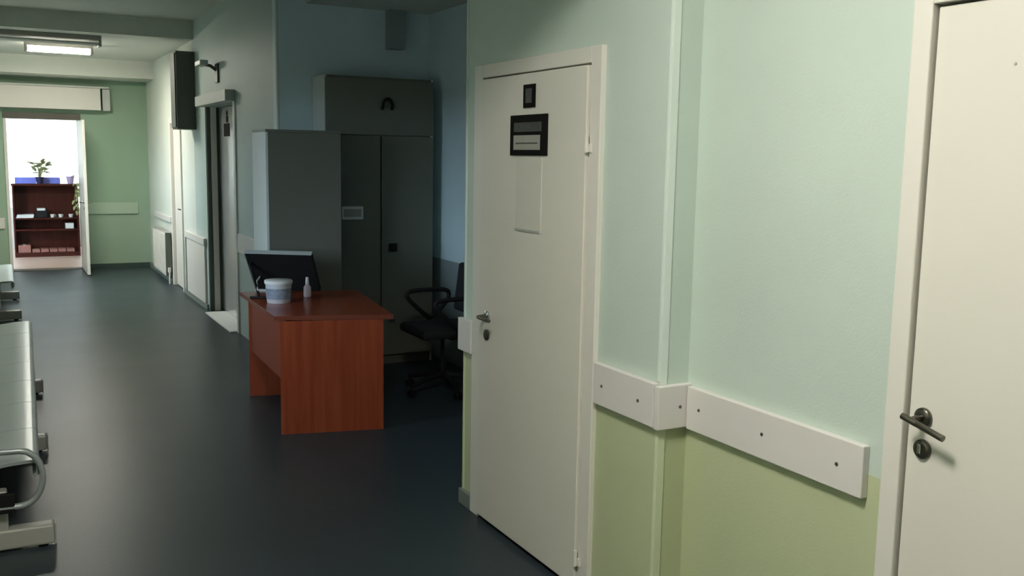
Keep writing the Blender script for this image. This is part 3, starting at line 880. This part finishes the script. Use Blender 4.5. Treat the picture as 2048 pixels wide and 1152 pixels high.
# ------------------------------------------------------------------ the bright room
sf = empty('bookcase', 'low dark red bookcase with open shelves seen through the doorway', 'bookcase', (0.19, 16.96, 0))
MB().box(0, 0.022, 0, 0.36, 0, 1.13, 0.001).build('side_panel', 'shelf', sf)
MB().box(0.92, 0.942, 0, 0.36, 0, 1.13, 0.001).build('side_panel', 'shelf', sf)
MB().box(-0.012, 0.954, -0.012, 0.365, 1.13, 1.16, 0.002).build('top_panel', 'shelf', sf)
MB().box(0.022, 0.92, 0.345, 0.36, 0.05, 1.13).build('back_panel', 'shelf', sf)
for z in (0.05, 0.42, 0.60):
    MB().box(0.022, 0.92, 0.0, 0.345, z, z + 0.022).build('shelf_board', 'shelf', sf)
MB().box(0.022, 0.92, 0.02, 0.04, 0, 0.05).build('plinth', 'shelf', sf)
X0, Y0 = 0.19, 16.96
fl = empty('folder_stack', 'blue folder lying on the bookcase left of the plant', 'folder', (X0 + 0.20, Y0 + 0.24, 1.16))
MB().box(-0.15, 0.15, -0.09, 0.10, 0.0, 0.095, 0.004).build('cover', 'blue', fl)
MB().box(-0.146, 0.152, -0.086, 0.096, 0.006, 0.089).build('pages', 'paper', fl)
fl2 = dup(fl, (X0 + 0.545, Y0 + 0.24, 1.16), 0, 'blue folder lying on the bookcase right of the plant')
pp = empty('potted_plant', 'leafy plant in a navy pot on top of the bookcase', 'plant', (X0 + 0.40, Y0 + 0.07, 1.16))
MB().lathe([(0.045, 0), (0.062, 0.09), (0.066, 0.092), (0.066, 0.105), (0.055, 0.105), (0.05, 0.098)], n=18).build('pot', 'pot', pp)
stems = MB()
leafm = bpy.data.meshes.new('leaf')
lb_ = bmesh.new()
vv = [lb_.verts.new(p) for p in ((0, 0, 0), (0.022, 0.03, 0.006), (0.03, 0.065, 0.008), (0.018, 0.10, 0.0), (0, 0.125, -0.014), (-0.018, 0.10, 0.0), (-0.03, 0.065, 0.008), (-0.022, 0.03, 0.006), (0, 0.035, -0.002), (0, 0.07, -0.001), (0, 0.10, -0.006))]
for fc in ((0, 1, 8), (1, 2, 9, 8), (2, 3, 10, 9), (3, 4, 10), (0, 8, 7), (7, 8, 9, 6), (6, 9, 10, 5), (5, 10, 4)):
    lb_.faces.new([vv[i] for i in fc])
lb_.to_mesh(leafm)
lb_.free()
leafm.materials.append(M['plant'])
for i in range(34):
    a = random.uniform(0, 2 * math.pi)
    hh_ = random.uniform(0.06, 0.22)
    rr = random.uniform(0.02, 0.10) * (0.6 + hh_ * 3)
    tip = Vector((math.cos(a) * rr, math.sin(a) * rr * 0.7, 0.10 + hh_))
    stems.tube([(math.cos(a) * 0.01, math.sin(a) * 0.01, 0.095), tuple(tip * 0.55 + Vector((0, 0, 0.05))), tuple(tip)], 0.003, 5)
    lo = bpy.data.objects.new('leaf', leafm)
    COL.objects.link(lo)
    lo.parent = pp
    lo.location = tip
    lo.rotation_euler = (random.uniform(-0.3, 0.9), random.uniform(-0.4, 0.4), a - math.pi / 2)
    lo.scale = [random.uniform(0.9, 1.4)] * 3
stems.build('stem', 'plant', pp)
iv = empty('trailing_plant', 'trailing plant in a lilac pot at the right end of the bookcase', 'plant', (X0 + 0.84, Y0 + 0.08, 1.161))
MB().lathe([(0.04, 0), (0.058, 0.10), (0.062, 0.102), (0.062, 0.115), (0.052, 0.115), (0.048, 0.10)], n=18).build('pot', 'lilac', iv)
vines = MB()
for k in range(5):
    y_ = -0.165 - 0.012 * k
    x_ = 0.05 + 0.03 * k
    drop = 0.42 - 0.05 * k
    pts = [(0.0, 0, 0.10), (x_ * 0.5, y_ * 0.7, 0.14), (x_, y_, 0.02)] + [(x_ + 0.012 * math.sin(j * 1.7 + k), y_ + 0.008 * math.cos(j), -drop * j / 5) for j in range(1, 6)]
    vines.tube(pts, 0.003, 5)
    for j in range(6):
        q = pts[2 + j] if 2 + j < len(pts) else pts[-1]
        lo = bpy.data.objects.new('leaf', leafm)
        COL.objects.link(lo)
        lo.parent = iv
        lo.location = q
        lo.rotation_euler = (random.uniform(-1.2, -0.5), random.uniform(-0.5, 0.5), random.uniform(2, 4.3))
        lo.scale = [random.uniform(0.55, 0.8)] * 3
vines.build('vine', 'plant', iv)
ps = empty('paper_stack', 'stack of white paper on the left of the middle shelf', 'paper', (X0 + 0.165, Y0 + 0.16, 0.6235))
for i in range(4):
    MB().box(-0.12, 0.12, -0.14, 0.14, i * 0.0125, i * 0.0125 + 0.0115).build('ream', 'paper', ps, (random.uniform(-0.01, 0.01), random.uniform(-0.01, 0.01), 0), (0, 0, random.uniform(-0.04, 0.04)))
pr = empty('desk_printer', 'dark device with a white top on the middle shelf', 'printer', (X0 + 0.40, Y0 + 0.15, 0.6235))
MB().box(-0.085, 0.085, -0.12, 0.12, 0.0, 0.11, 0.008).build('body', 'black', pr)
MB().box(-0.06, 0.06, -0.10, 0.10, 0.11, 0.145, 0.006).build('top_cover', 'paper', pr)
cp = empty('cup', 'white cup just right of the dark device on the middle shelf', 'cup', (X0 + 0.56, Y0 + 0.10, 0.6235))
MB().lathe([(0.026, 0), (0.036, 0.05), (0.033, 0.05), (0.022, 0.006)], n=16).build('bowl', 'paper', cp)
MB().tube([(0.033, 0, 0.042), (0.05, 0, 0.036), (0.048, 0, 0.018), (0.03, 0, 0.012)], 0.004, 6).build('handle', 'paper', cp)
dup(cp, (X0 + 0.68, Y0 + 0.10, 0.6235), 0.6, 'white cup in the middle of the right half of the middle shelf')
dup(cp, (X0 + 0.83, Y0 + 0.10, 0.6235), 2.2, 'white cup at the right end of the middle shelf')
wb = empty('small_box', 'small white box at the right of the narrow lower shelf', 'box', (X0 + 0.80, Y0 + 0.12, 0.4435))
MB().box(-0.06, 0.06, -0.08, 0.08, 0, 0.075, 0.003).build('case', 'paper', wb)
MB().box(-0.062, 0.062, -0.082, 0.082, 0.075, 0.088, 0.003).build('lid', 'paper', wb)
cb = empty('carton', 'pinkish carton at the left of the bottom shelf', 'box', (X0 + 0.135, Y0 + 0.16, 0.0735))
MB().box(-0.09, 0.09, -0.12, 0.12, 0, 0.115, 0.002).build('case', 'carton', cb)
MB().box(-0.02, 0.02, -0.121, 0.121, 0.1151, 0.1161).build('tape', 'paper', cb)
words = ['leftmost', 'second from left', 'third from left', 'fourth from left', 'fifth from left']
bk0 = None
for i in range(5):
    w_ = 0.10 + 0.015 * (i % 2)
    x_ = X0 + 0.30 + 0.125 * i
    lab = 'low reddish binder lying on the bottom shelf, %s of five' % words[i]
    if bk0 is None:
        bk0 = empty('binder', lab, 'binder', (x_, Y0 + 0.15, 0.0735), 0, 'binders on the bottom shelf')
        MB().box(-0.055, 0.055, -0.13, 0.13, 0, 0.05, 0.003).build('cover', 'carton', bk0)
        MB().box(-0.051, 0.056, -0.127, 0.127, 0.006, 0.044).build('pages', 'paper', bk0)
    else:
        dup(bk0, (x_, Y0 + 0.15, 0.0735), 0, lab)
